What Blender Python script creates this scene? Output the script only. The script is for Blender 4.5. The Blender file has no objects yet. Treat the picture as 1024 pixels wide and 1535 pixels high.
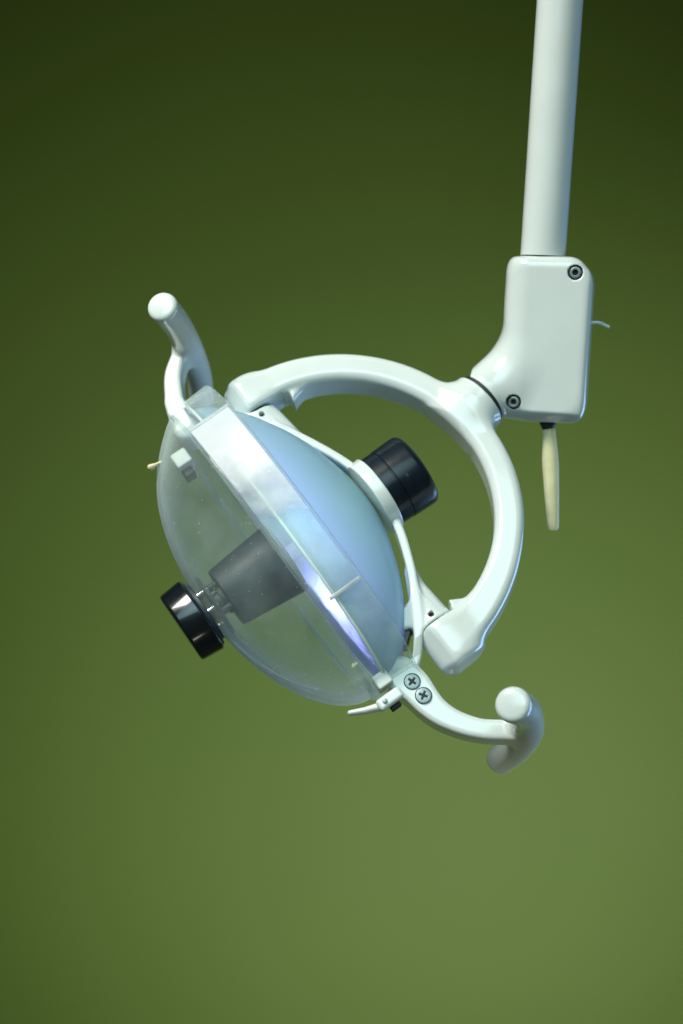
import bpy, bmesh, math, random
import numpy as np
from mathutils import Vector
random.seed(4); np.random.seed(4)
SC = bpy.context.scene
C = SC.collection
K = 0.0005                      # one working unit is half a millimetre

# ------------------------------------------------------------------ camera
cam_d = bpy.data.cameras.new('camera'); cam = bpy.data.objects.new('camera', cam_d); C.objects.link(cam)
cam.location = (0, -2000*K, 0); cam.rotation_euler = (math.radians(90), 0, 0)
cam_d.sensor_fit = 'VERTICAL'; cam_d.sensor_height = 36; cam_d.lens = 36*2000/1535
cam_d.clip_start = 0.01; cam_d.clip_end = 50
cam_d.dof.use_dof = True; cam_d.dof.focus_distance = 1900*K; cam_d.dof.aperture_fstop = 4.0
SC.camera = cam
SC.render.resolution_x = 683; SC.render.resolution_y = 1024

# ------------------------------------------------------------------ light
world = bpy.data.worlds.new('World'); SC.world = world; world.use_nodes = True
bg = world.node_tree.nodes['Background']
bg.inputs[0].default_value = (0.56, 0.64, 0.46, 1); bg.inputs[1].default_value = 0.07

def aim(o, target):
    o.rotation_euler = (Vector(target)-Vector(o.location)).to_track_quat('-Z', 'Y').to_euler()
def area(name, loc, target, size, size_y, power, col, spread=180):
    d = bpy.data.lights.new(name, 'AREA'); d.shape = 'RECTANGLE'; d.size = size; d.size_y = size_y
    d.energy = power; d.color = col; d.spread = math.radians(spread)
    o = bpy.data.objects.new(name, d); C.objects.link(o); o.location = loc; aim(o, target); return o
def spot(name, loc, target, power, col, ang, blend, soft):
    d = bpy.data.lights.new(name, 'SPOT'); d.energy = power; d.color = col
    d.spot_size = math.radians(ang); d.spot_blend = blend; d.shadow_soft_size = soft
    o = bpy.data.objects.new(name, d); C.objects.link(o); o.location = loc; aim(o, target); return o
area('key_light', (-0.75, -0.75, 1.15), (0.05, 0, 0), 0.62, 0.42, 5.2, (1.0, 0.98, 0.90), 80)
area('front_light', (-0.1, -1.25, 0.75), (0.05, 0, -0.02), 1.3, 0.8, 1.6, (0.60, 0.95, 1.0), 60)
area('blue_side_light', (1.25, 0.55, -0.40), (0.05, 0, 0), 0.8, 1.0, 3.4, (0.36, 0.60, 1.0), 90)
spot('wall_light', (0.58, -0.9, -1.25), (0.08, 1.8, -0.36), 198, (0.95, 1.0, 0.78), 64, 1.0, 0.3)
SC.view_settings.view_transform = 'Standard'; SC.view_settings.look = 'None'
SC.view_settings.exposure = 0; SC.view_settings.gamma = 1

# ------------------------------------------------------------------ materials
def mat(name):
    m = bpy.data.materials.new(name); m.use_nodes = True
    nt = m.node_tree; return m, nt, nt.nodes['Principled BSDF']
def N(nt, t, **kw):
    n = nt.nodes.new(t)
    for k, v in kw.items(): setattr(n, k, v)
    return n
def ramp(nt, stops):
    r = N(nt, 'ShaderNodeValToRGB'); e = r.color_ramp.elements
    e[0].position, e[0].color = stops[0][0], (*stops[0][1], 1)
    e[1].position, e[1].color = stops[-1][0], (*stops[-1][1], 1)
    for p, c in stops[1:-1]:
        x = e.new(p); x.color = (*c, 1)
    return r
def simple(name, col, rough, metal=0, coat=0, var=0.04, scale=60, bump=0.0, bscale=400, spec=0.5, rvar=0.06):
    m, nt, b = mat(name); L = nt.links
    tc = N(nt, 'ShaderNodeTexCoord'); nz = N(nt, 'ShaderNodeTexNoise'); nz.inputs['Scale'].default_value = scale
    nz.inputs['Detail'].default_value = 6
    L.new(tc.outputs['Object'], nz.inputs['Vector'])
    c0 = tuple(max(0, x*(1-var)) for x in col); c1 = tuple(min(1, x*(1+var)) for x in col)
    r = ramp(nt, [(0.3, c0), (0.7, c1)]); L.new(nz.outputs['Fac'], r.inputs[0]); L.new(r.outputs[0], b.inputs['Base Color'])
    mr = N(nt, 'ShaderNodeMapRange'); mr.inputs['From Min'].default_value = .3; mr.inputs['From Max'].default_value = .7
    mr.inputs['To Min'].default_value = max(0.02, rough-rvar); mr.inputs['To Max'].default_value = rough+rvar
    L.new(nz.outputs['Fac'], mr.inputs['Value']); L.new(mr.outputs[0], b.inputs['Roughness'])
    b.inputs['Metallic'].default_value = metal; b.inputs['Coat Weight'].default_value = coat
    b.inputs['Coat Roughness'].default_value = 0.05
    b.inputs['Specular IOR Level'].default_value = spec
    if bump:
        n2 = N(nt, 'ShaderNodeTexNoise'); n2.inputs['Scale'].default_value = bscale; n2.inputs['Detail'].default_value = 3
        L.new(tc.outputs['Object'], n2.inputs['Vector'])
        bp = N(nt, 'ShaderNodeBump'); bp.inputs['Strength'].default_value = bump; bp.inputs['Distance'].default_value = 0.001
        L.new(n2.outputs['Fac'], bp.inputs['Height']); L.new(bp.outputs[0], b.inputs['Normal'])
    return m
M = {}
M['enamel'] = simple('white_enamel', (0.75, 0.81, 0.78), 0.20, coat=0.7, var=0.03, scale=25, bump=0.03, bscale=90)
M['cap'] = simple('ivory_plastic', (0.80, 0.82, 0.76), 0.32, coat=0.2)
M['cream'] = simple('aged_cream_plastic', (0.86, 0.79, 0.46), 0.42, var=0.08, scale=90, bump=0.05)
M['black'] = simple('black_plastic', (0.006, 0.009, 0.013), 0.22, coat=0.6, var=0.2, scale=60, spec=0.4, rvar=0.03)
M['black_satin'] = simple('black_satin_plastic', (0.006, 0.012, 0.020), 0.30, coat=0.2, var=0.2, scale=80, spec=0.3, rvar=0.04)
M['rubber'] = simple('dark_rubber', (0.02, 0.025, 0.025), 0.6)
M['steel'] = simple('screw_steel', (0.30, 0.36, 0.36), 0.42, metal=0.55, var=0.1, scale=400)
M['dark'] = simple('dark_recess', (0.025, 0.032, 0.034), 0.7)
M['slate'] = simple('slate_grey_plastic', (0.026, 0.040, 0.050), 0.5, var=0.12, scale=120, bump=0.06, bscale=1200)
M['wire'] = simple('bright_wire', (0.75, 0.8, 0.85), 0.2, metal=1)
M['ceramic'] = simple('white_ceramic', (0.8, 0.8, 0.76), 0.4)

def wall_mat():
    m, nt, b = mat('green_wall_paint'); L = nt.links
    tc = N(nt, 'ShaderNodeTexCoord'); nz = N(nt, 'ShaderNodeTexNoise'); nz.inputs['Scale'].default_value = 1.6; nz.inputs['Detail'].default_value = 5
    L.new(tc.outputs['Object'], nz.inputs['Vector'])
    r = ramp(nt, [(0.25, (0.112, 0.188, 0.024)), (0.75, (0.124, 0.198, 0.030))]); L.new(nz.outputs['Fac'], r.inputs[0])
    L.new(r.outputs[0], b.inputs['Base Color']); b.inputs['Roughness'].default_value = 0.6
    n2 = N(nt, 'ShaderNodeTexNoise'); n2.inputs['Scale'].default_value = 120; L.new(tc.outputs['Object'], n2.inputs['Vector'])
    bp = N(nt, 'ShaderNodeBump'); bp.inputs['Strength'].default_value = 0.15; bp.inputs['Distance'].default_value = 0.002
    L.new(n2.outputs['Fac'], bp.inputs['Height']); L.new(bp.outputs[0], b.inputs['Normal'])
    return m
M['wall'] = wall_mat()

def clear_mat(name, haze, tint, hcol, edge, gl_rough, pearl=False, nscale=60, painted_sheen=0, gmin=0.045):
    """thin clear plastic: transparent sheet + faint scattering + fresnel gloss"""
    m, nt, b = mat(name); L = nt.links; nt.nodes.remove(b); out = nt.nodes['Material Output']
    tc = N(nt, 'ShaderNodeTexCoord'); nz = N(nt, 'ShaderNodeTexNoise'); nz.inputs['Scale'].default_value = nscale; nz.inputs['Detail'].default_value = 7
    L.new(tc.outputs['Object'], nz.inputs['Vector'])
    lw = N(nt, 'ShaderNodeLayerWeight'); lw.inputs['Blend'].default_value = 0.5
    tr = N(nt, 'ShaderNodeBsdfTransparent'); tr.inputs[0].default_value = (*tint, 1)
    df = N(nt, 'ShaderNodeBsdfDiffuse'); df.inputs[0].default_value = (*hcol, 1)
    tl = N(nt, 'ShaderNodeBsdfTranslucent'); tl.inputs[0].default_value = (*hcol, 1)
    sc = N(nt, 'ShaderNodeMixShader'); sc.inputs[0].default_value = 0.45; L.new(df.outputs[0], sc.inputs[1]); L.new(tl.outputs[0], sc.inputs[2])
    # haze factor = haze*noise + edge*facing^3
    pw = N(nt, 'ShaderNodeMath', operation='POWER'); pw.inputs[1].default_value = 3.0; L.new(lw.outputs['Facing'], pw.inputs[0])
    me = N(nt, 'ShaderNodeMath', operation='MULTIPLY'); me.inputs[1].default_value = edge; L.new(pw.outputs[0], me.inputs[0])
    mr = N(nt, 'ShaderNodeMapRange'); mr.inputs['From Min'].default_value = .3; mr.inputs['From Max'].default_value = .7
    mr.inputs['To Min'].default_value = haze*0.6; mr.inputs['To Max'].default_value = haze*1.4; L.new(nz.outputs['Fac'], mr.inputs['Value'])
    if painted_sheen:                                      # white sheen painted in as haze towards its upper end
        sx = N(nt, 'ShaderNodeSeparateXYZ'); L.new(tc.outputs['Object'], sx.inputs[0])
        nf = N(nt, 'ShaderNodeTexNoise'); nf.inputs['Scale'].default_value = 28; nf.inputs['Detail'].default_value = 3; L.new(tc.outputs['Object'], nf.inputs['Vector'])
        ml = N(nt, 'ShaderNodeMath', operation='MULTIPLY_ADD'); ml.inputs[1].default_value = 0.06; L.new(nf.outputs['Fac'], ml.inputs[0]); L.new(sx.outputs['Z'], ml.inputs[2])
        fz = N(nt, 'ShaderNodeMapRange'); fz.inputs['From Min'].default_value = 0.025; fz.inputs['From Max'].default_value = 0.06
        fz.inputs['To Max'].default_value = painted_sheen; L.new(ml.outputs[0], fz.inputs['Value'])
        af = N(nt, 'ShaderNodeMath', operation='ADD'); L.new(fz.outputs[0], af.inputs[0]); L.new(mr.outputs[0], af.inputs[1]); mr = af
    ad = N(nt, 'ShaderNodeMath', operation='ADD', use_clamp=True); L.new(me.outputs[0], ad.inputs[0]); L.new(mr.outputs[0], ad.inputs[1])
    # dust specks and wipe marks
    dn = N(nt, 'ShaderNodeTexNoise'); dn.inputs['Scale'].default_value = 420; dn.inputs['Detail'].default_value = 2; L.new(tc.outputs['Object'], dn.inputs['Vector'])
    dm = N(nt, 'ShaderNodeMapRange'); dm.inputs['From Min'].default_value = .70; dm.inputs['From Max'].default_value = .78; dm.inputs['To Max'].default_value = .45
    L.new(dn.outputs['Fac'], dm.inputs['Value'])
    wm = N(nt, 'ShaderNodeMapping'); wm.inputs['Scale'].default_value = (1, 9, 2.2); L.new(tc.outputs['Object'], wm.inputs['Vector'])
    wn_ = N(nt, 'ShaderNodeTexNoise'); wn_.inputs['Scale'].default_value = 9; wn_.inputs['Detail'].default_value = 5; L.new(wm.outputs[0], wn_.inputs['Vector'])
    w2 = N(nt, 'ShaderNodeMapRange'); w2.inputs['From Min'].default_value = .5; w2.inputs['From Max'].default_value = .7; w2.inputs['To Max'].default_value = .05
    L.new(wn_.outputs['Fac'], w2.inputs['Value'])
    a2 = N(nt, 'ShaderNodeMath', operation='ADD'); L.new(dm.outputs[0], a2.inputs[0]); L.new(w2.outputs[0], a2.inputs[1])
    a3 = N(nt, 'ShaderNodeMath', operation='ADD', use_clamp=True); L.new(ad.outputs[0], a3.inputs[0]); L.new(a2.outputs[0], a3.inputs[1])
    m1 = N(nt, 'ShaderNodeMixShader'); L.new(a3.outputs[0], m1.inputs[0]); L.new(tr.outputs[0], m1.inputs[1]); L.new(sc.outputs[0], m1.inputs[2])
    gl = N(nt, 'ShaderNodeBsdfGlossy'); gl.inputs['Roughness'].default_value = gl_rough
    if pearl:
        n3 = N(nt, 'ShaderNodeTexNoise'); n3.inputs['Scale'].default_value = 22; L.new(tc.outputs['Object'], n3.inputs['Vector'])
        rp = ramp(nt, [(0.3, (1.0, 0.86, 0.95)), (0.45, (1, 1, 1)), (0.55, (0.80, 1.0, 0.92)), (0.68, (0.86, 0.88, 1.0))])
        L.new(n3.outputs['Fac'], rp.inputs[0]); L.new(rp.outputs[0], gl.inputs[0])
    bp = N(nt, 'ShaderNodeBump'); bp.inputs['Strength'].default_value = 0.12 if pearl else 0.03; bp.inputs['Distance'].default_value = 0.001
    L.new(nz.outputs['Fac'], bp.inputs['Height'])
    if painted_sheen:                                      # moulding waves that break up its reflections
        mp = N(nt, 'ShaderNodeMapping'); mp.inputs['Rotation'].default_value = (0, math.radians(52), 0); mp.inputs['Scale'].default_value = (9, 9, 22)
        L.new(tc.outputs['Object'], mp.inputs['Vector']); nw = N(nt, 'ShaderNodeTexNoise'); nw.inputs['Scale'].default_value = 1.0; nw.inputs['Detail'].default_value = 1.5; nw.inputs['Distortion'].default_value = 0.6
        L.new(mp.outputs[0], nw.inputs['Vector']); b2 = N(nt, 'ShaderNodeBump'); b2.inputs['Strength'].default_value = 0.22; b2.inputs['Distance'].default_value = 0.006
        L.new(nw.outputs['Fac'], b2.inputs['Height']); L.new(b2.outputs[0], bp.inputs['Normal'])
    L.new(bp.outputs[0], gl.inputs['Normal'])
    p5 = N(nt, 'ShaderNodeMath', operation='POWER'); p5.inputs[1].default_value = 4.0; L.new(lw.outputs['Facing'], p5.inputs[0])
    fr = N(nt, 'ShaderNodeMapRange'); fr.inputs['To Min'].default_value = gmin; fr.inputs['To Max'].default_value = 0.40; L.new(p5.outputs[0], fr.inputs['Value'])
    m2 = N(nt, 'ShaderNodeMixShader'); 
    if pearl:                                      # scuffed patches shine less than the polished ones
        n4 = N(nt, 'ShaderNodeTexNoise'); n4.inputs['Scale'].default_value = 14; n4.inputs['Detail'].default_value = 4; L.new(tc.outputs['Object'], n4.inputs['Vector'])
        m4 = N(nt, 'ShaderNodeMapRange'); m4.inputs['From Min'].default_value = .4; m4.inputs['From Max'].default_value = .6
        m4.inputs['To Min'].default_value = .25; m4.inputs['To Max'].default_value = 1.5; L.new(n4.outputs['Fac'], m4.inputs['Value'])
        mm = N(nt, 'ShaderNodeMath', operation='MULTIPLY'); L.new(fr.outputs[0], mm.inputs[0]); L.new(m4.outputs[0], mm.inputs[1])
        L.new(mm.outputs[0], m2.inputs[0])
    else: L.new(fr.outputs[0], m2.inputs[0])
    L.new(m1.outputs[0], m2.inputs[1]); L.new(gl.outputs[0], m2.inputs[2])
    L.new(m2.outputs[0], out.inputs['Surface'])
    return m
M['edge'] = clear_mat('frosted_polycarbonate_edge', 0.55, (0.95, 0.98, 0.99), (0.86, 0.90, 0.90), 0.25, 0.2)
M['dome'] = clear_mat('clear_polycarbonate', 0.055, (0.98, 0.995, 0.985), (0.84, 0.98, 0.90), 1.0, 0.05)
M['skirt'] = clear_mat('hazy_polycarbonate', 0.13, (0.96, 0.99, 0.985), (0.88, 0.96, 0.96), 0.4, 0.10, pearl=True, gmin=0.012)
M['panel'] = clear_mat('pearly_scuffed_polycarbonate_sheen', 0.05, (0.97, 0.99, 0.99), (0.96, 0.97, 0.98), 0.3, 0.20, pearl=True, nscale=35, painted_sheen=0.85, gmin=0.022)

def dish_mat():
    m, nt, b = mat('satin_reflector_glass'); L = nt.links; out = nt.nodes['Material Output']
    b.inputs['Base Color'].default_value = (0.62, 0.92, 1.0, 1); b.inputs['Roughness'].default_value = 0.33
    b.inputs['Coat Weight'].default_value = 0.3; b.inputs['Coat Roughness'].default_value = 0.15
    b.inputs['Thin Film Thickness'].default_value = 420; b.inputs['Thin Film IOR'].default_value = 1.8
    tl = N(nt, 'ShaderNodeBsdfTranslucent'); # the coating shifts from lavender near the rim to teal at the back of the bowl
    tc = N(nt, 'ShaderNodeTexCoord'); dp = N(nt, 'ShaderNodeVectorMath', operation='DOT_PRODUCT'); dp.inputs[1].default_value = (0.815, 0.165, 0.555)
    L.new(tc.outputs['Object'], dp.inputs[0]); nn = N(nt, 'ShaderNodeTexNoise'); nn.inputs['Scale'].default_value = 12; L.new(tc.outputs['Object'], nn.inputs['Vector'])
    ma = N(nt, 'ShaderNodeMath', operation='MULTIPLY_ADD'); ma.inputs[1].default_value = 0.02; L.new(nn.outputs['Fac'], ma.inputs[0]); L.new(dp.outputs['Value'], ma.inputs[2])
    mr = N(nt, 'ShaderNodeMapRange'); mr.inputs['From Min'].default_value = 0.010; mr.inputs['From Max'].default_value = 0.052; L.new(ma.outputs[0], mr.inputs['Value'])
    rp = ramp(nt, [(0.0, (0.72, 0.68, 1.0)), (0.45, (0.60, 0.76, 0.95)), (1.0, (0.40, 0.80, 0.72))]); L.new(mr.outputs[0], rp.inputs[0]); L.new(rp.outputs[0], tl.inputs[0])
    mx = N(nt, 'ShaderNodeMixShader'); mx.inputs[0].default_value = 0.5
    L.new(b.outputs[0], mx.inputs[1]); L.new(tl.outputs[0], mx.inputs[2]); L.new(mx.outputs[0], out.inputs['Surface'])
    m2, nt, b = mat('dichroic_mirror_coating'); L = nt.links; out = nt.nodes['Material Output']
    b.inputs['Base Color'].default_value = (0.34, 0.40, 0.52, 1); b.inputs['Metallic'].default_value = 0.8; b.inputs['Roughness'].default_value = 0.32
    tc = N(nt, 'ShaderNodeTexCoord'); n2 = N(nt, 'ShaderNodeTexNoise'); n2.inputs['Scale'].default_value = 500; n2.inputs['Detail'].default_value = 4
    L.new(tc.outputs['Object'], n2.inputs['Vector'])
    bp = N(nt, 'ShaderNodeBump'); bp.inputs['Strength'].default_value = 0.35; bp.inputs['Distance'].default_value = 0.0006
    L.new(n2.outputs['Fac'], bp.inputs['Height']); L.new(bp.outputs[0], b.inputs['Normal'])
    tl = N(nt, 'ShaderNodeBsdfTranslucent'); tl.inputs[0].default_value = (0.6, 0.66, 0.98, 1)
    mx = N(nt, 'ShaderNodeMixShader'); mx.inputs[0].default_value = 0.35
    L.new(b.outputs[0], mx.inputs[1]); L.new(tl.outputs[0], mx.inputs[2]); L.new(mx.outputs[0], out.inputs['Surface'])
    return m, m2
M['dish'], M['mirror'] = dish_mat()
def bulb_mat():
    m, nt, b = mat('glowing_bulb'); b.inputs['Emission Color'].default_value = (0.52, 0.50, 1.0, 1); b.inputs['Emission Strength'].default_value = 260
    return m
M['bulb'] = bulb_mat()

# ------------------------------------------------------------------ frames
def nrm(a): a = np.array(a, float); return a/np.linalg.norm(a)
v_ = nrm((0.065, 0.925, -0.37)); u_ = np.array([.61, 0, -.79]); u_[1] = -(u_@v_)/v_[1]; u_ = nrm(u_); n_ = np.cross(u_, v_)
O_ = np.array([-49., 0., -44.5])
class Frame:
    def __init__(s, o, x, y, z): s.o = np.array(o, float); s.m = np.array([x, y, z])
    def w(s, p): return s.o + np.asarray(p, float)@s.m
    def d(s, p): return np.asarray(p, float)@s.m
HEAD = Frame(O_, u_, v_, n_)                       # a: along the head, b: across it, c: towards its back
t_ = nrm((.045, -.15, .985)); r_ = np.array([.975, -.22, 0.]); r_ = nrm(r_-(r_@t_)*t_); f_ = np.cross(t_, r_)
HOUS = Frame((319.8, 62, 265.5), r_, f_, t_)       # r, f (away), t (up the post)
WORLD = Frame((0, 0, 0), (1, 0, 0), (0, 1, 0), (0, 0, 1))
BASE = HOUS.w((-17, 0, 1300))*K                    # where the lamp hangs from

lamp = bpy.data.objects.new('dental_lamp', None); C.objects.link(lamp); lamp.location = BASE
lamp['label'] = 'white dental examination lamp with clear domed shield and black knobs, hanging from its post'
lamp['category'] = 'dental lamp'

def link(name, verts, faces, frame, m, parent=lamp, normals=None, smooth=True, label=None, bevel=0):
    """verts are in frame units; stored relative to the part's own centre"""
    W = frame.w(verts)*K
    ctr = (W.min(0)+W.max(0))/2
    me = bpy.data.meshes.new(name); me.from_pydata((W-ctr).tolist(), [], faces); me.update()
    if smooth: me.polygons.foreach_set('use_smooth', [True]*len(me.polygons))
    if normals is not None:
        me.normals_split_custom_set_from_vertices((np.asarray(normals)@frame.m).tolist())
    me.materials.append(m)
    o = bpy.data.objects.new(name, me); C.objects.link(o); o.parent = parent
    pw = BASE if parent is lamp else np.array(parent['_w'])
    o.location = ctr-pw if parent is not None else ctr
    o['_w'] = [float(x) for x in ctr]
    if label: o['label'] = label
    if bevel:
        b = o.modifiers.new('bevel', 'BEVEL'); b.width = bevel*K; b.segments = 3; b.limit_method = 'ANGLE'; b.angle_limit = math.radians(35)
        wn = o.modifiers.new('wn', 'WEIGHTED_NORMAL'); wn.keep_sharp = False
    return o

# ------------------------------------------------------------------ signed distance meshing
def sdf_mesh(fn, lo, hi, h):
    lo = np.array(lo, float); hi = np.array(hi, float)
    n = np.ceil((hi-lo)/h).astype(int)+1
    ax = [lo[i]+h*np.arange(n[i]) for i in range(3)]
    X, Y, Z = np.meshgrid(*ax, indexing='ij')
    V = fn(X, Y, Z); S = V < 0
    cs = [S[i:n[0]-1+i, j:n[1]-1+j, k:n[2]-1+k] for i in (0, 1) for j in (0, 1) for k in (0, 1)]
    cnt = sum(c.astype(int) for c in cs); act = (cnt > 0) & (cnt < 8)
    idx = -np.ones(act.shape, int); idx[act] = np.arange(act.sum())
    base = np.argwhere(act); P = np.zeros((len(base), 3)); W = np.zeros(len(base))
    corners = [(i, j, k) for i in (0, 1) for j in (0, 1) for k in (0, 1)]
    for a in corners:
        for d in range(3):
            if a[d]: continue
            b = list(a); b[d] = 1
            va = V[tuple((base+a).T)]; vb = V[tuple((base+b).T)]
            cr = (va < 0) != (vb < 0); t = np.where(cr, va/np.where(cr, va-vb, 1), 0)
            pa = np.array(a, float)[None]+t[:, None]*(np.array(b)-np.array(a))[None]
            P += pa*cr[:, None]; W += cr
    P = lo+h*(base+P/W[:, None])
    faces = []
    for d in range(3):
        e1, e2 = (d+1) % 3, (d+2) % 3
        sl0 = [slice(0, None)]*3; sl1 = [slice(0, None)]*3; sl0[d] = slice(0, -1); sl1[d] = slice(1, None)
        a = S[tuple(sl0)]; b = S[tuple(sl1)]
        E = np.argwhere(a != b)
        E = E[(E[:, e1] > 0) & (E[:, e2] > 0) & (E[:, e1] < n[e1]-1) & (E[:, e2] < n[e2]-1)]
        o1 = np.zeros(3, int); o1[e1] = 1; o2 = np.zeros(3, int); o2[e2] = 1
        q = np.stack([idx[tuple((E-x).T)] for x in (0*o1, o1, o1+o2, o2)], 1)
        flip = a[tuple(E.T)]
        q[~flip] = q[~flip][:, ::-1]
        faces.append(q)
    F = np.concatenate(faces)
    def grad(P):
        e = h*0.2; G = np.zeros_like(P)
        for i in range(3):
            d = np.zeros(3); d[i] = e
            G[:, i] = (fn(*(P+d).T)-fn(*(P-d).T))/(2*e)
        return G
    for _ in range(2):
        G = grad(P); g2 = np.maximum((G**2).sum(1), 1e-6); s = fn(*P.T)
        st = -(s/g2)[:, None]*G; ln = np.linalg.norm(st, axis=1); st *= np.minimum(1, 0.5*h/np.maximum(ln, 1e-9))[:, None]
        P = P+st
    G = grad(P); G /= np.maximum(np.linalg.norm(G, axis=1), 1e-9)[:, None]
    return P, F.tolist(), G
def sdf_obj(name, fn, lo, hi, h, frame, m, parent=lamp, label=None):
    P, F, G = sdf_mesh(fn, lo, hi, h); return link(name, P, F, frame, m, parent, G, label=label)
def smin(a, b, k): x = np.maximum(k-np.abs(a-b), 0)/k; return np.minimum(a, b)-x*x*k/4
def smax(a, b, k): return -smin(-a, -b, k)
def box2(x, y, hx, hy, r):
    qx, qy = np.abs(x)-hx+r, np.abs(y)-hy+r
    return np.hypot(np.maximum(qx, 0), np.maximum(qy, 0))+np.minimum(np.maximum(qx, qy), 0)-r
def cyl(x, y, z, r, z0, z1, k=4):                     # capped cylinder along z with rounded rims
    return smax(np.hypot(x, y)-r, np.abs(z-(z0+z1)/2)-(z1-z0)/2, k)
def chain(x, y, z, pts, k=0, power=None):              # tube through (x,y,z,radius) points
    best = None; pts = np.asarray(pts, float)
    for p, q in zip(pts[:-1], pts[1:]):
        d = (q-p)[:3]; L2 = d@d
        t = np.clip(((x-p[0])*d[0]+(y-p[1])*d[1]+(z-p[2])*d[2])/L2, 0, 1)
        s = np.sqrt((x-p[0]-t*d[0])**2+(y-p[1]-t*d[1])**2+(z-p[2]-t*d[2])**2)-(p[3]+t*(q[3]-p[3]))
        best = s if best is None else np.minimum(best, s)
    return best
def spline(pts, n=24):                                 # Catmull-Rom through the points
    P = np.asarray(pts, float); P = np.vstack([2*P[0]-P[1], P, 2*P[-1]-P[-2]]); out = []
    m = len(P)-3
    for i in range(m):
        for t in np.linspace(0, 1, max(2, n//m), endpoint=False):
            p0, p1, p2, p3 = P[i:i+4]
            out.append(.5*((2*p1)+(p2-p0)*t+(2*p0-5*p1+4*p2-p3)*t*t+(3*p1-p0-3*p2+p3)*t**3))
    out.append(P[-2]); return np.array(out)
def lathe(name, prof, frame, origin, axis, m, parent=lamp, seg=64, label=None, sharp=40):
    """prof: (axial, radius) pairs; axis is a direction in the frame"""
    ax = nrm(axis); h = np.array([0, 1., 0]) if abs(ax[1]) < .9 else np.array([1., 0, 0])
    e1 = nrm(np.cross(ax, h)); e2 = np.cross(ax, e1); vs = []; fs = []
    for z, r in prof:
        for i in range(seg):
            a = 2*math.pi*i/seg; vs.append(np.array(origin)+ax*z+e1*r*math.cos(a)+e2*r*math.sin(a))
    for j in range(len(prof)-1):
        for i in range(seg):
            k = (i+1) % seg; fs.append([j*seg+i, j*seg+k, (j+1)*seg+k, (j+1)*seg+i])
    fs.append(list(range(seg))[::-1]); fs.append([(len(prof)-1)*seg+i for i in range(seg)])
    o = link(name, np.array(vs), fs, frame, m, parent, label=label)
    o.data.set_sharp_from_angle(angle=math.radians(sharp))
    return o
def rnd(z0, z1, r0, r1, b, n=5):                       # a turned block with rounded rims, as a lathe profile
    P = []
    for i in range(n+1):
        t = math.pi/2*i/n; P.append((z0+b-b*math.cos(t), r0-b+b*math.sin(t)))
    for i in range(n+1):
        t = math.pi/2*i/n; P.append((z1-b+b*math.sin(t), r1-b+b*math.cos(t)))
    return P
def box(name, c, h, frame, m, parent=lamp, rot=0, bevel=2, label=None):
    """rot turns the box in the a-c plane"""
    vs = []
    for i in (-1, 1):
        for j in (-1, 1):
            for k in (-1, 1):
                x, y, z = i*h[0], j*h[1], k*h[2]
                vs.append((c[0]+x*math.cos(rot)-z*math.sin(rot), c[1]+y, c[2]+x*math.sin(rot)+z*math.cos(rot)))
    fs = [[0, 1, 3, 2], [4, 6, 7, 5], [0, 4, 5, 1], [2, 3, 7, 6], [0, 2, 6, 4], [1, 5, 7, 3]]
    return link(name, np.array(vs), fs, frame, m, parent, bevel=bevel, label=label)

# ------------------------------------------------------------------ wall
def wall():
    me = bpy.data.meshes.new('wall')
    x, z, y0, y1 = 4, 2.6, 1.8, 1.9
    vs = [(-x, y0, -z), (x, y0, -z), (x, y0, z), (-x, y0, z), (-x, y1, -z), (x, y1, -z), (x, y1, z), (-x, y1, z)]
    me.from_pydata(vs, [], [[0, 1, 2, 3], [4, 7, 6, 5], [0, 4, 5, 1], [3, 2, 6, 7], [0, 3, 7, 4], [1, 5, 6, 2]])
    me.materials.append(M['wall']); o = bpy.data.objects.new('wall', me); C.objects.link(o)
    o['kind'] = 'structure'; o['label'] = 'plain olive green painted wall behind the lamp'
wall()

# ------------------------------------------------------------------ post and joint housing
lathe('post', [(0, 33.0), (0.5, 34.5), (1170, 34.5), (1170, 33)], HOUS, (-17, 0, 127.2), (0, 0, 1), M['enamel'], seg=96)
lathe('post_gasket', rnd(0, 5, 32.5, 32.5, 1), HOUS, (-17, 0, 123), (0, 0, 1), M['rubber'])
Sj = (HEAD.w((-34, 0, 350))-HOUS.o)@HOUS.m.T; dj = nrm(HEAD.d((-0.143, 0, 0.99))@HOUS.m.T)
POLY = [(-76, 125), (38, 127), (66, 98), (70, -124), (-45, -128), (-76, -20)]
def polysd(x, y, P):
    s = None
    for i in range(len(P)):
        (x0, y0), (x1, y1) = P[i], P[(i+1) % len(P)]
        ex, ey = x1-x0, y1-y0; L = math.hypot(ex, ey)
        d = ((x-x0)*(-ey)+(y-y0)*ex)/L          # clockwise polygon: outside is positive
        s = d if s is None else smax(s, d, {1: 10, 2: 10, 3: 34}.get(i, 22))
    return s
H_SCREWS = [(36, 103), (-43, -95)]
def housing_fn(x, y, z):
    lx = np.where(x < 0, 1, 0)
    rr = np.where(x < -8, 45.9, 15.)
    qx = np.abs(x+3)-73.5+rr; qy = np.abs(y)-46+rr
    foot = np.hypot(np.maximum(qx, 0), np.maximum(qy, 0))+np.minimum(np.maximum(qx, qy), 0)-rr
    body = smax(foot, polysd(x, z, POLY), 20)
    px, py, pz = x-Sj[0], y-Sj[1], z-Sj[2]; k = px*dj[0]+py*dj[1]+pz*dj[2]
    rad = np.sqrt(np.maximum(px*px+py*py+pz*pz-k*k, 0))
    tube = smax(rad-45, np.maximum(2-k, k-140), 3)
    s = smin(body, tube, 30)
    s = smax(s, rad-(46.0+1.3*np.maximum(k-8, 0)), 5)
    s = smax(s, 2-k, 3)
    for sx, sz in H_SCREWS:
        s = smax(s, -np.maximum(np.hypot(x-sx, z-sz)-11.2, y+SCRY[(sx, sz)]), 1.2)
    return s
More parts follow.
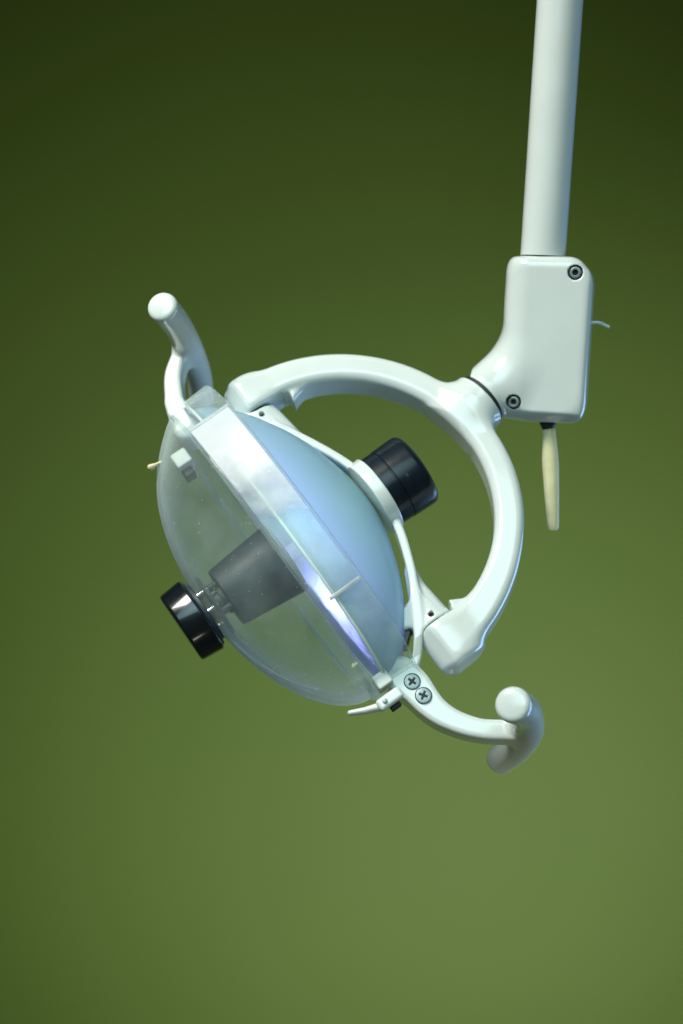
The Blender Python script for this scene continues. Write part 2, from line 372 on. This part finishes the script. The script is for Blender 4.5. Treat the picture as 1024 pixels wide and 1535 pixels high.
SCRY = {p: 400. for p in H_SCREWS}
for p in H_SCREWS:                                       # find the surface in front of each screw
    ys = np.linspace(-120, 0, 1200); f = housing_fn(np.full_like(ys, p[0]), ys, np.full_like(ys, p[1]))
    SCRY[p] = -(ys[np.argmax(f < 0)]+9)
housing = sdf_obj('joint_housing', housing_fn, (-112, -118, -150), (90, 66, 140), 2.0, HOUS, M['enamel'])
def hexd(x, y, r):
    x, y = np.abs(x), np.abs(y); return np.maximum(x*0.866+y*0.5, y)-r
def socket(x, y, z): return smax(cyl(x, y, z, 8.6, -6, 4, 2), -hexd(x, y, 4.2), .6)
def phillips(x, y, z):
    head = smax(cyl(x, y, z, 11.4, -6, 1.6, 1.2), np.sqrt(x*x+y*y+(z+58)**2)-59.8, 1)
    c = np.minimum(np.maximum(np.abs(x)-1.5, np.abs(y)-6.4), np.maximum(np.abs(y)-1.5, np.abs(x)-6.4))
    c = np.minimum(c, (np.abs(x)+np.abs(y))-4.2)
    return smax(head, -c, .5)
def screw(name, fn, frame, pos, nout, m, parent, spin=0.3, h=0.55):
    nout = nrm(nout); e = nrm(np.cross(nout, (0.1, 0, 1))); e2 = np.cross(nout, e)
    x = e*math.cos(spin)+e2*math.sin(spin); y = np.cross(nout, x)
    F = Frame(frame.w(pos), frame.d(x), frame.d(y), frame.d(nout))
    o = sdf_obj(name, fn, (-13, -13, -8), (13, 13, 6), h, F, m, parent)
    lathe('screw_slot', [(-.5, 7.4), (0, 7.4)], F, (0, 0, -1.6), (0, 0, 1), M['dark'], o, seg=24)
    return o, F
for p in H_SCREWS:
    s, F = screw('hex_screw', socket, HOUS, (p[0], -SCRY[p]-5, p[1]), (0, -1, 0), M['steel'], lamp, 0.2)
    lathe('screw_recess', [(0, 11.4), (.4, 11.4)], HOUS, (p[0], -SCRY[p]-0.3, p[1]), (0, -1, 0), M['dark'], housing, seg=32)
# side wire sticking out at the back of the housing
def tube_obj(name, pts, r, frame, m, parent=lamp, seg=10, label=None):
    P = spline([tuple(p)+(0,) for p in pts], 6*len(pts))[:, :3]; vs = []; fs = []
    for i, p in enumerate(P):
        d = nrm(P[min(i+1, len(P)-1)]-P[max(i-1, 0)]); e1 = nrm(np.cross(d, (0.13, 1, 0.2))); e2 = np.cross(d, e1)
        for k in range(seg):
            a = 2*math.pi*k/seg; vs.append(p+(e1*math.cos(a)+e2*math.sin(a))*r)
    for i in range(len(P)-1):
        for k in range(seg):
            q = (k+1) % seg; fs.append([i*seg+k, i*seg+q, (i+1)*seg+q, (i+1)*seg+k])
    fs.append(list(range(seg))[::-1]); fs.append([(len(P)-1)*seg+k for k in range(seg)])
    return link(name, np.array(vs), fs, frame, m, parent, label=label)
tube_obj('release_wire', [(60, 6, 30), (76, 6, 30), (91, 6, 24)], 2.6, HOUS, M['enamel'])
# toggle hanging under the housing
boot = lathe('toggle_boot', rnd(-9, 4, 8, 13, 2), HOUS, (8, 0, -131), (0, 0, 1), M['rubber'], seg=32)
lathe('toggle_lever', [(0, 8.5), (2, 10), (10, 10.2), (45, 12.8), (60, 13), (100, 11.6), (150, 9.4), (157, 8.8), (160, 7)], HOUS,
      (10, 0, -136), (0.11, 0, -1), M['cream'], seg=40, label='aged cream toggle lever')
# dark ring in the seam between housing and yoke
lathe('seam_ring', rnd(0, 8, 42.5, 42.5, 1), HOUS, Sj-dj*3.5, dj, M['rubber'], housing, seg=64)

# ------------------------------------------------------------------ yoke
hd = nrm((-0.143, 0, 0.99))
def yoke_fn(a, b, c):
    da, dc = np.where(a < 8, (a-8)*0.957, a-8), c-60
    rad = np.hypot(da, dc); th = np.abs(np.arctan2(da, np.maximum(dc, -400)))   # 0 at the hub side, pi/2 at the ends
    hw = 22+np.where(a < 8, 3., 8.)*np.clip((th-0.75)/0.8, 0, 1)**1.5
    q = np.abs(rad-245)
    arc = box2(rad-245+0*b, b, 0, 0, 0)
    qx = np.abs(rad-(245))-hw+14; qy = np.abs(b)-34+14
    arc = np.hypot(np.maximum(qx, 0), np.maximum(qy, 0))+np.minimum(np.maximum(qx, qy), 0)-14
    arc = smax(arc, np.where(a < 0, 52, 66)-c, 8)
    # inner lip that stops short of the pivots
    fin_in = 201+32*np.clip((c-110)/60, 0, 1)**0.7
    fin = np.maximum(fin_in-rad, rad-240); fin = smax(fin, np.abs(b)-24, 10); fin = smax(fin, np.maximum(111-c+0.2*(rad-206), c-175), 3)
    s = smin(arc, fin, 6)
    for sg, ce in ((1, 74.), (-1, 56.)):
        ax = sg*a
        bar = smax(np.hypot(b, c-ce)-(33.5 if sg > 0 else 31), np.maximum(221-ax, ax-(283 if sg > 0 else 277)), 9 if sg > 0 else 20)
        s = smin(s, bar, 30)
    # free the pivots of the head from the yoke
    inner = np.maximum(np.abs(a)-219.5, c-104); s = smax(s, -inner, 2)
    # hub
    k = (a-8)*hd[0]+(c-60)*hd[2]
    hx = (a-8)-k*hd[0]; hz = (c-60)-k*hd[2]; hr = np.sqrt(hx*hx+b*b+hz*hz)
    hub = smax(hr-np.interp(k, [235, 255, 272, 290], [26, 37, 43.5, 46.3]), np.maximum(240-k, k-290.5), 3)
    s = smin(s, hub, 34); s = smax(s, k-290.5, 2.5)
    return s
yoke = sdf_obj('yoke', yoke_fn, (-300, -56, 14), (312, 56, 364), 2.6, HEAD, M['enamel'], label=None)
for sg, ce in ((1, 74), (-1, 56)):
    lathe('pivot_cap', [(-2, 27.5), (2.2, 27.5), (4.2, 26), (5, 22)], HEAD, (sg*(282 if sg > 0 else 273), 0, ce), (sg, 0, 0), M['cap'], yoke, seg=48)
    lathe('pivot_gasket', rnd(0, 8, 26, 26, 1), HEAD, (sg*214, 0, ce), (sg, 0, 0), M['rubber'], yoke, seg=48)

# ------------------------------------------------------------------ head bracket (cradle behind the reflector)
BR = spline([(-252, 5, 0), (-242, 20, 0), (-217, 36, 0), (-168, 70, 0), (-131, 89, 0), (-80, 110, 0), (-40, 121, 0), (0, 124, 0),
             (40, 123, 0), (80, 114, 0), (131, 94, 0), (168, 74, 0), (219, 42, 0), (244, 20, 0), (253, 4, 0)], 84)[:, :2]
def poly_dist(x, z, P, w=None):
    best = None; ww = None
    for i in range(len(P)-1):
        p, q = P[i], P[i+1]; dx, dz = q[0]-p[0], q[1]-p[1]
        t = np.clip(((x-p[0])*dx+(z-p[1])*dz)/(dx*dx+dz*dz), 0, 1)
        s = np.hypot(x-p[0]-t*dx, z-p[1]-t*dz)
        if best is None: best = s; ww = None if w is None else w[i]+t*(w[i+1]-w[i])
        else:
            m = s < best; best = np.where(m, s, best)
            if w is not None: ww = np.where(m, w[i]+t*(w[i+1]-w[i]), ww)
    return best if w is None else (best, ww)
def bracket_fn(a, b, c):
    d = poly_dist(a, c, BR)
    hb = 24+3*np.clip((np.abs(a)-150)/60, 0, 1)-9*np.clip((np.abs(a)-222)/20, 0, 1)
    s = smax(d-6.5, np.abs(b)-hb, 5)
    for sg, ce in ((1, 74.), (-1, 56.)):
        ax = sg*a
        r = np.interp(ax, [125, 160, 216], [7, 16, 30]); cc = np.interp(ax, [125, 160, 216], [94, 84, ce] if sg > 0 else [90, 76, ce])
        boss = smax((np.hypot(b, c-cc)-r)*0.93, np.maximum(125-ax, ax-216), 4)
        # web from the boss down to the ribbon
        web = smax(np.maximum(np.abs(b)-18, c-(ce+6)), np.maximum(170-ax, ax-212-0.3*(c-ce)), 6); web = smax(web, 30-c+0.0*a, 4)
        web = smax(web, (45-c)*0.7+(ax-216)*0.7, 4)
        s = smin(s, smin(boss, web, 10), 10)
        s = smax(s, -np.maximum(np.hypot(ax-206, c-(ce+1))-4.2, b+12), 1)
    return s
bracket = sdf_obj('head_bracket', bracket_fn, (-276, -36, -24), (280, 36, 140), 2.4, HEAD, M['enamel'])
for sg, ce in ((1, 75), (-1, 57)):
    lathe('pin_hole', [(0, 4.0), (.5, 4.0)], HEAD, (sg*206, -17, ce), (0, -1, 0), M['dark'], bracket, seg=20)
lathe('collar', rnd(112, 132, 60.5, 62, 2.5), HEAD, (0, 0, 0), (0, 0, 1), M['enamel'], seg=96)
kn = lathe('adjustment_knob', [(132.5, 54), (133, 57.5), (152, 57.8), (153, 56.6), (154.5, 56.6), (155.5, 58.6), (190, 59.6), (196, 58.8), (199.5, 56), (201, 51)], HEAD,
      (0, 0, 0), (0, 0, 1), M['black_satin'], seg=96, label='rear black adjustment knob', sharp=50)
lathe('knob_cap', [(200, 44), (201.8, 43.6), (202.4, 42)], HEAD, (0, 0, 0), (0, 0, 1), M['black'], kn, seg=64)
lathe('set_screw', [(0, 3.2), (1.4, 3)], HEAD, (19.5, -54.2, 170), (.339, -.94, 0), M['slate'], kn, seg=16)
# small black clip between reflector and bracket
box('black_clip', (204, 6, 30), (18, 14, 7), HEAD, M['black_satin'], rot=-0.9, bevel=2)

# ------------------------------------------------------------------ reflector
A_, B_, E_, A0 = 276, 135, 2.3, -22
def ring(s, c, seg=128, A=A_, B=B_):
    out = []
    for i in range(seg):
        t = 2*math.pi*i/seg; ca, sa = math.cos(t), math.sin(t)
        out.append((A0*s+s*A*math.copysign(abs(ca)**(2/E_), ca), s*B*math.copysign(abs(sa)**(2/E_), sa), c))
    return out
def loft(rings, close=False):
    seg = len(rings[0]); vs = [p for r in rings for p in r]; fs = []
    for j in range(len(rings)-1):
        for i in range(seg):
            k = (i+1) % seg; fs.append([j*seg+i, j*seg+k, (j+1)*seg+k, (j+1)*seg+i])
    return np.array(vs), fs
def dring(s, c): return [(a-6*(1-s)+(9*s if a < -120 else 0)*min(1, max(0, (-a-120)/60)), b, c) for a, b, c in ring(s, c)]
rs = []
for s in (1.0,):
    rs.append(ring(.985, -34)); rs.append(ring(.985, -31))
for s in list(np.linspace(1, .9, 12))[0:]+list(np.linspace(.88, .03, 34)):
    rs.append(dring(.965*s, -31+143*(1-s**1.6)**(1/1.6)))
vs, fs = loft(rs)
dish = link('reflector', vs, fs, HEAD, M['dish'])
dish.data.materials.append(M['mirror'])
so = dish.modifiers.new('thickness', 'SOLIDIFY'); so.thickness = 4*K; so.offset = -1; so.material_offset = 1
def closed_tube(name, path, r, m, parent, seg=8):
    P = np.array(path); n = len(P); vs = []; fs = []
    for i in range(n):
        d = nrm(P[(i+1) % n]-P[i-1]); e1 = np.array([0, 0, 1.]); e2 = np.cross(d, e1)
        for k in range(seg):
            a = 2*math.pi*k/seg; vs.append(P[i]+(e1*math.cos(a)+e2*math.sin(a))*r)
    for i in range(n):
        j = (i+1) % n
        for k in range(seg):
            q = (k+1) % seg; fs.append([i*seg+k, i*seg+q, j*seg+q, j*seg+k])
    return link(name, np.array(vs), fs, HEAD, m, parent)
closed_tube('reflector_rim', ring(.975, -33), 2.6, M['enamel'], dish)
# bulb holder, bulb, shade
holder = lathe('bulb_holder', [(-44, 11), (-42, 13), (30, 13), (32, 20), (100, 22)], HEAD, (0, 0, 0), (0, 0, 1), M['ceramic'])
lathe('bulb', rnd(-78, -46, 10, 10, 6), HEAD, (0, 0, 0), (0, 0, 1), M['bulb'], holder, seg=32)
sh = lathe('bulb_shade', rnd(-150, -144, 47.5, 47.8, 2.6)[:6]+[(-140, 48.6), (-44, 58.5), (-42, 58.2), (-42, 56), (-138, 44.5)], HEAD, (0, 0, 0), (0, 0, 1), M['slate'], seg=96)
# frosted posts, discs between shade and front knob
lathe('front_disc', rnd(-172, -167, 50, 50, 1.2), HEAD, (0, 0, 0), (0, 0, 1), M['slate'], sh, seg=96)
lathe('rear_disc', rnd(-190, -184, 47, 47, 1.5), HEAD, (0, 0, 0), (0, 0, 1), M['slate'], sh, seg=96)
lathe('stem', [(-150, 24), (-156, 23), (-157, 16), (-168, 16)], HEAD, (0, 0, 0), (0, 0, 1), M['slate'], sh, seg=48)
for (x, y) in ((-22, -14), (20, -16), (0, 22)):
    lathe('spacer', [(-186, 6), (-150, 6)], HEAD, (x, y, 0), (0, 0, 1), M['slate'], sh, seg=20)
for (x, y) in ((-17, -30), (12, -30), (26, 10)):
    lathe('spacer_screw', [(-187, 3.5), (-180, 3.5), (-166, 3.5)], HEAD, (x, y, 0), (0, 0, 1), M['wire'], sh, seg=16)
fk = lathe('front_knob', rnd(-230, -191, 57, 60, 5, 6), HEAD, (0, 0, 0), (0, 0, 1), M['black'], seg=96, label='front black knob screwed through the shield')
lathe('knob_washer', rnd(-191, -188.5, 54, 54, 1), HEAD, (0, 0, 0), (0, 0, 1), M['slate'], fk, seg=64)

# ------------------------------------------------------------------ shield
rs = [ring(.965, -57)]
for s in list(np.linspace(1, .93, 10))+list(np.linspace(.91, .17, 36)):
    d = (1-s**1.95)**(1/1.95)
    rs.append([(a, b*(1-0.45*d*(1-d)), c) for a, b, c in ring(.965*s, -58-126*d)])
    rs[-1] = [(a*(1-(0.30*d*(1-d) if a < 0 else 0)), b, c) for a, b, c in rs[-1]]
vs, fs = loft(rs)
dome = link('shield', vs, fs, HEAD, M['dome'], label='clear domed front shield')
so = dome.modifiers.new('thickness', 'SOLIDIFY'); so.thickness = 5*K; so.offset = 0
rs = [ring(.992, 12), ring(1.0, 11), ring(1.0, 8), ring(.99, -20), ring(.985, -52), ring(.982, -57), ring(.976, -60), ring(.967, -61.5), ring(.957, -61)]
vs, fs = loft(rs)
skirt = link('shield_skirt', vs, fs, HEAD, M['skirt'], dome, label='hazy side band of the shield')
so = skirt.modifiers.new('thickness', 'SOLIDIFY'); so.thickness = 5*K; so.offset = 0
streak = []  # bright reflected streak on the dome, modelled as an added thin pale tube
for x in np.linspace(.26, .86, 22):
    d = (1-x**1.95)**(1/1.95); t = math.radians(-16); ca, sa = math.cos(t), math.sin(t)
    streak.append((.965*x*(A0+A_*ca**(2/E_)), -.965*x*B_*abs(sa)**(2/E_)*(1-0.45*d*(1-d)), -58-126*d))
tube_obj('shield_streak', streak, 1.3, HEAD, M['edge'], dome, seg=8)
# raised pearly panel on the near long side of the skirt
def near_b(a, s=1.0):
    x = min(1, abs((a-A0*s)/(A_*s))); return -B_*s*(1-x**E_)**(1/E_)
def panel(name, a0, a1, c0, c1, out, m, thick, n=40, parent=dome):
    vs = []; fs = []
    aa = np.linspace(a0, a1, n); cc = [c0, c0+2, (c0+c1)/2, c1-2, c1]
    for layer, o in ((0, out), (1, out-thick)):
        for a in aa:
            for c in cc:
                s = np.interp(c, [-57, -20, 8], [.982, .99, 1.0]); e = 0
                vs.append((a, near_b(a, s)-o, c))
    m_ = len(cc); off = n*m_
    for i in range(n-1):
        for j in range(m_-1):
            p = i*m_+j; fs.append([p, p+1, p+m_+1, p+m_]); fs.append([off+p, off+p+m_, off+p+m_+1, off+p+1])
    for i in range(n-1):
        for j in (0, m_-1):
            p = i*m_+j; fs.append([p, p+m_, off+p+m_, off+p])
    for j in range(m_-1):
        for i in (0, n-1):
            p = i*m_+j; fs.append([p, p+1, off+p+1, off+p])
    bm = bmesh.new(); me = bpy.data.meshes.new('x'); me.from_pydata(vs, [], fs); bm.from_mesh(me)
    bmesh.ops.recalc_face_normals(bm, faces=bm.faces); V = np.array([v.co[:] for v in bm.verts]); F = [[v.index for v in f.verts] for f in bm.faces]; bm.free()
    return link(name, V, F, HEAD, m, parent, bevel=1.2)
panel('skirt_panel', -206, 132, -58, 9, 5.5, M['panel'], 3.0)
panel('panel_edge', 128, 133, -42, 10, 7.2, M['edge'], 3.2, n=4)
panel('panel_edge', -211, -205, -59, 10, 7.2, M['edge'], 3.2, n=4)

# ------------------------------------------------------------------ hinge and latch hardware at both ends of the head
hb = box('hinge_block', (246, -30, -40), (11, 14, 12), HEAD, M['cap'], bevel=3)
box('latch_bracket', (279, -58, -50), (9, 7, 20), HEAD, M['enamel'], bevel=5)
lathe('latch_pin', [(0, 3.6), (2.0, 3.6), (2.6, 2.6)], HEAD, (279, -65, -58), (0, -1, 0), M['steel'], bpy.data.objects['latch_bracket'], seg=20)
lb = sdf_obj('latch_lever', lambda a, b, c: chain(a, b*0.7, c, [(260, -33, -105, 3.8), (270, -34, -86, 5), (280, -35, -62, 6.5)]), (245, -80, -120), (300, -20, -45), 1.6, HEAD, M['cap'])
box('latch_spring_block', (289, -46, -48), (4, 6, 8), HEAD, M['rubber'], bevel=1.5)
box('hinge_block', (-216, -20, -84), (13, 16, 13), HEAD, M['cap'], bevel=3)
box('hinge_clip', (-200, -10, -86), (11, 12, 9), HEAD, M['black_satin'], bevel=3)
sdf_obj('latch_lever', lambda a, b, c: chain(a, b*0.7, c, [(-223, -34, -131, 5.0), (-222, -34, -122, 2.6), (-221, -33, -112, 2.2)]), (-240, -70, -150), (-205, -25, -88), 1.4, HEAD, M['cream'])

# ------------------------------------------------------------------ handles
def handle(name, armpts, armw, barpts, hb0, ends, label):
    arm = spline([(p[0], p[1], 0) for p in armpts], 30)[:, :2]
    w = np.interp(np.linspace(0, 1, len(arm)), np.linspace(0, 1, len(armw)), armw)
    bar = spline(barpts, 36)
    def fn(a, b, c):
        d, ww = poly_dist(a, c, arm, w)
        x = np.clip((np.abs(a)-260)/150, 0, 1)
        A = smax(d-ww, np.abs(b)-(hb0-6*x), 8)
        p0, p1 = bar[0], bar[1]
        Bc = chain(a, b, c, bar)
        for (p, q) in ((bar[0], bar[1]), (bar[-1], bar[-2])):
            dd = nrm((p-q)[:3]); g = p[:3]-dd*88; pl = np.sqrt((a-g[0])**2+(b-g[1])**2+(c-g[2])**2)-90
            near = (a-p[0])*dd[0]+(b-p[1])*dd[1]+(c-p[2])*dd[2]+30
            Bc = np.where(near > 0, smax(Bc, pl, 8), Bc)
        return smin(A, Bc, 12)
    P = np.vstack([np.c_[arm[:, 0], 0*arm[:, 0], arm[:, 1]], bar[:, :3]])
    lo = P.min(0)-38; hi = P.max(0)+38
    o = sdf_obj(name, fn, lo, hi, 2.7, HEAD, M['enamel'], label=label)
    return o, bar
h1, bar1 = handle('handle', [(250, -12), (262, -9), (279, -6), (316, -3), (347, 9), (378, 32), (404, 64)], [26, 25.5, 24, 19, 16, 14.5, 15],
       [(399, -158, 62, 24), (406, -85, 82, 24), (416, 0, 86, 23.5), (415, 85, 75, 23), (406, 160, 54, 22.5)], 27, None,
       'lower handle with two cross head screws')
h2, bar2 = handle('handle', [(-262, -47), (-304, -41), (-321, -34), (-352, -16), (-374, 8), (-390, 32)], [22, 16.5, 14.5, 13.5, 12.5, 13],
       [(-383, -158, 14, 23.5), (-386, -85, 27, 22.5), (-387, 0, 34, 22), (-385, 85, 34, 21), (-380, 160, 23, 21)], 26, None,
       'upper handle rising behind the shield')
for (a, c, sp) in ((270.2, -6, .4), (295.8, -5.1, .7)):
    screw('cross_screw', phillips, HEAD, (a, -26.6, c), (0, -1, 0), M['steel'], lamp, sp)
    lathe('screw_rim', [(0, 12.1), (.5, 12.1)], HEAD, (a, -26.7, c), (0, -1, 0), M['dark'], h1, seg=32)

for o in C.objects:
    if '_w' in o: del o['_w']
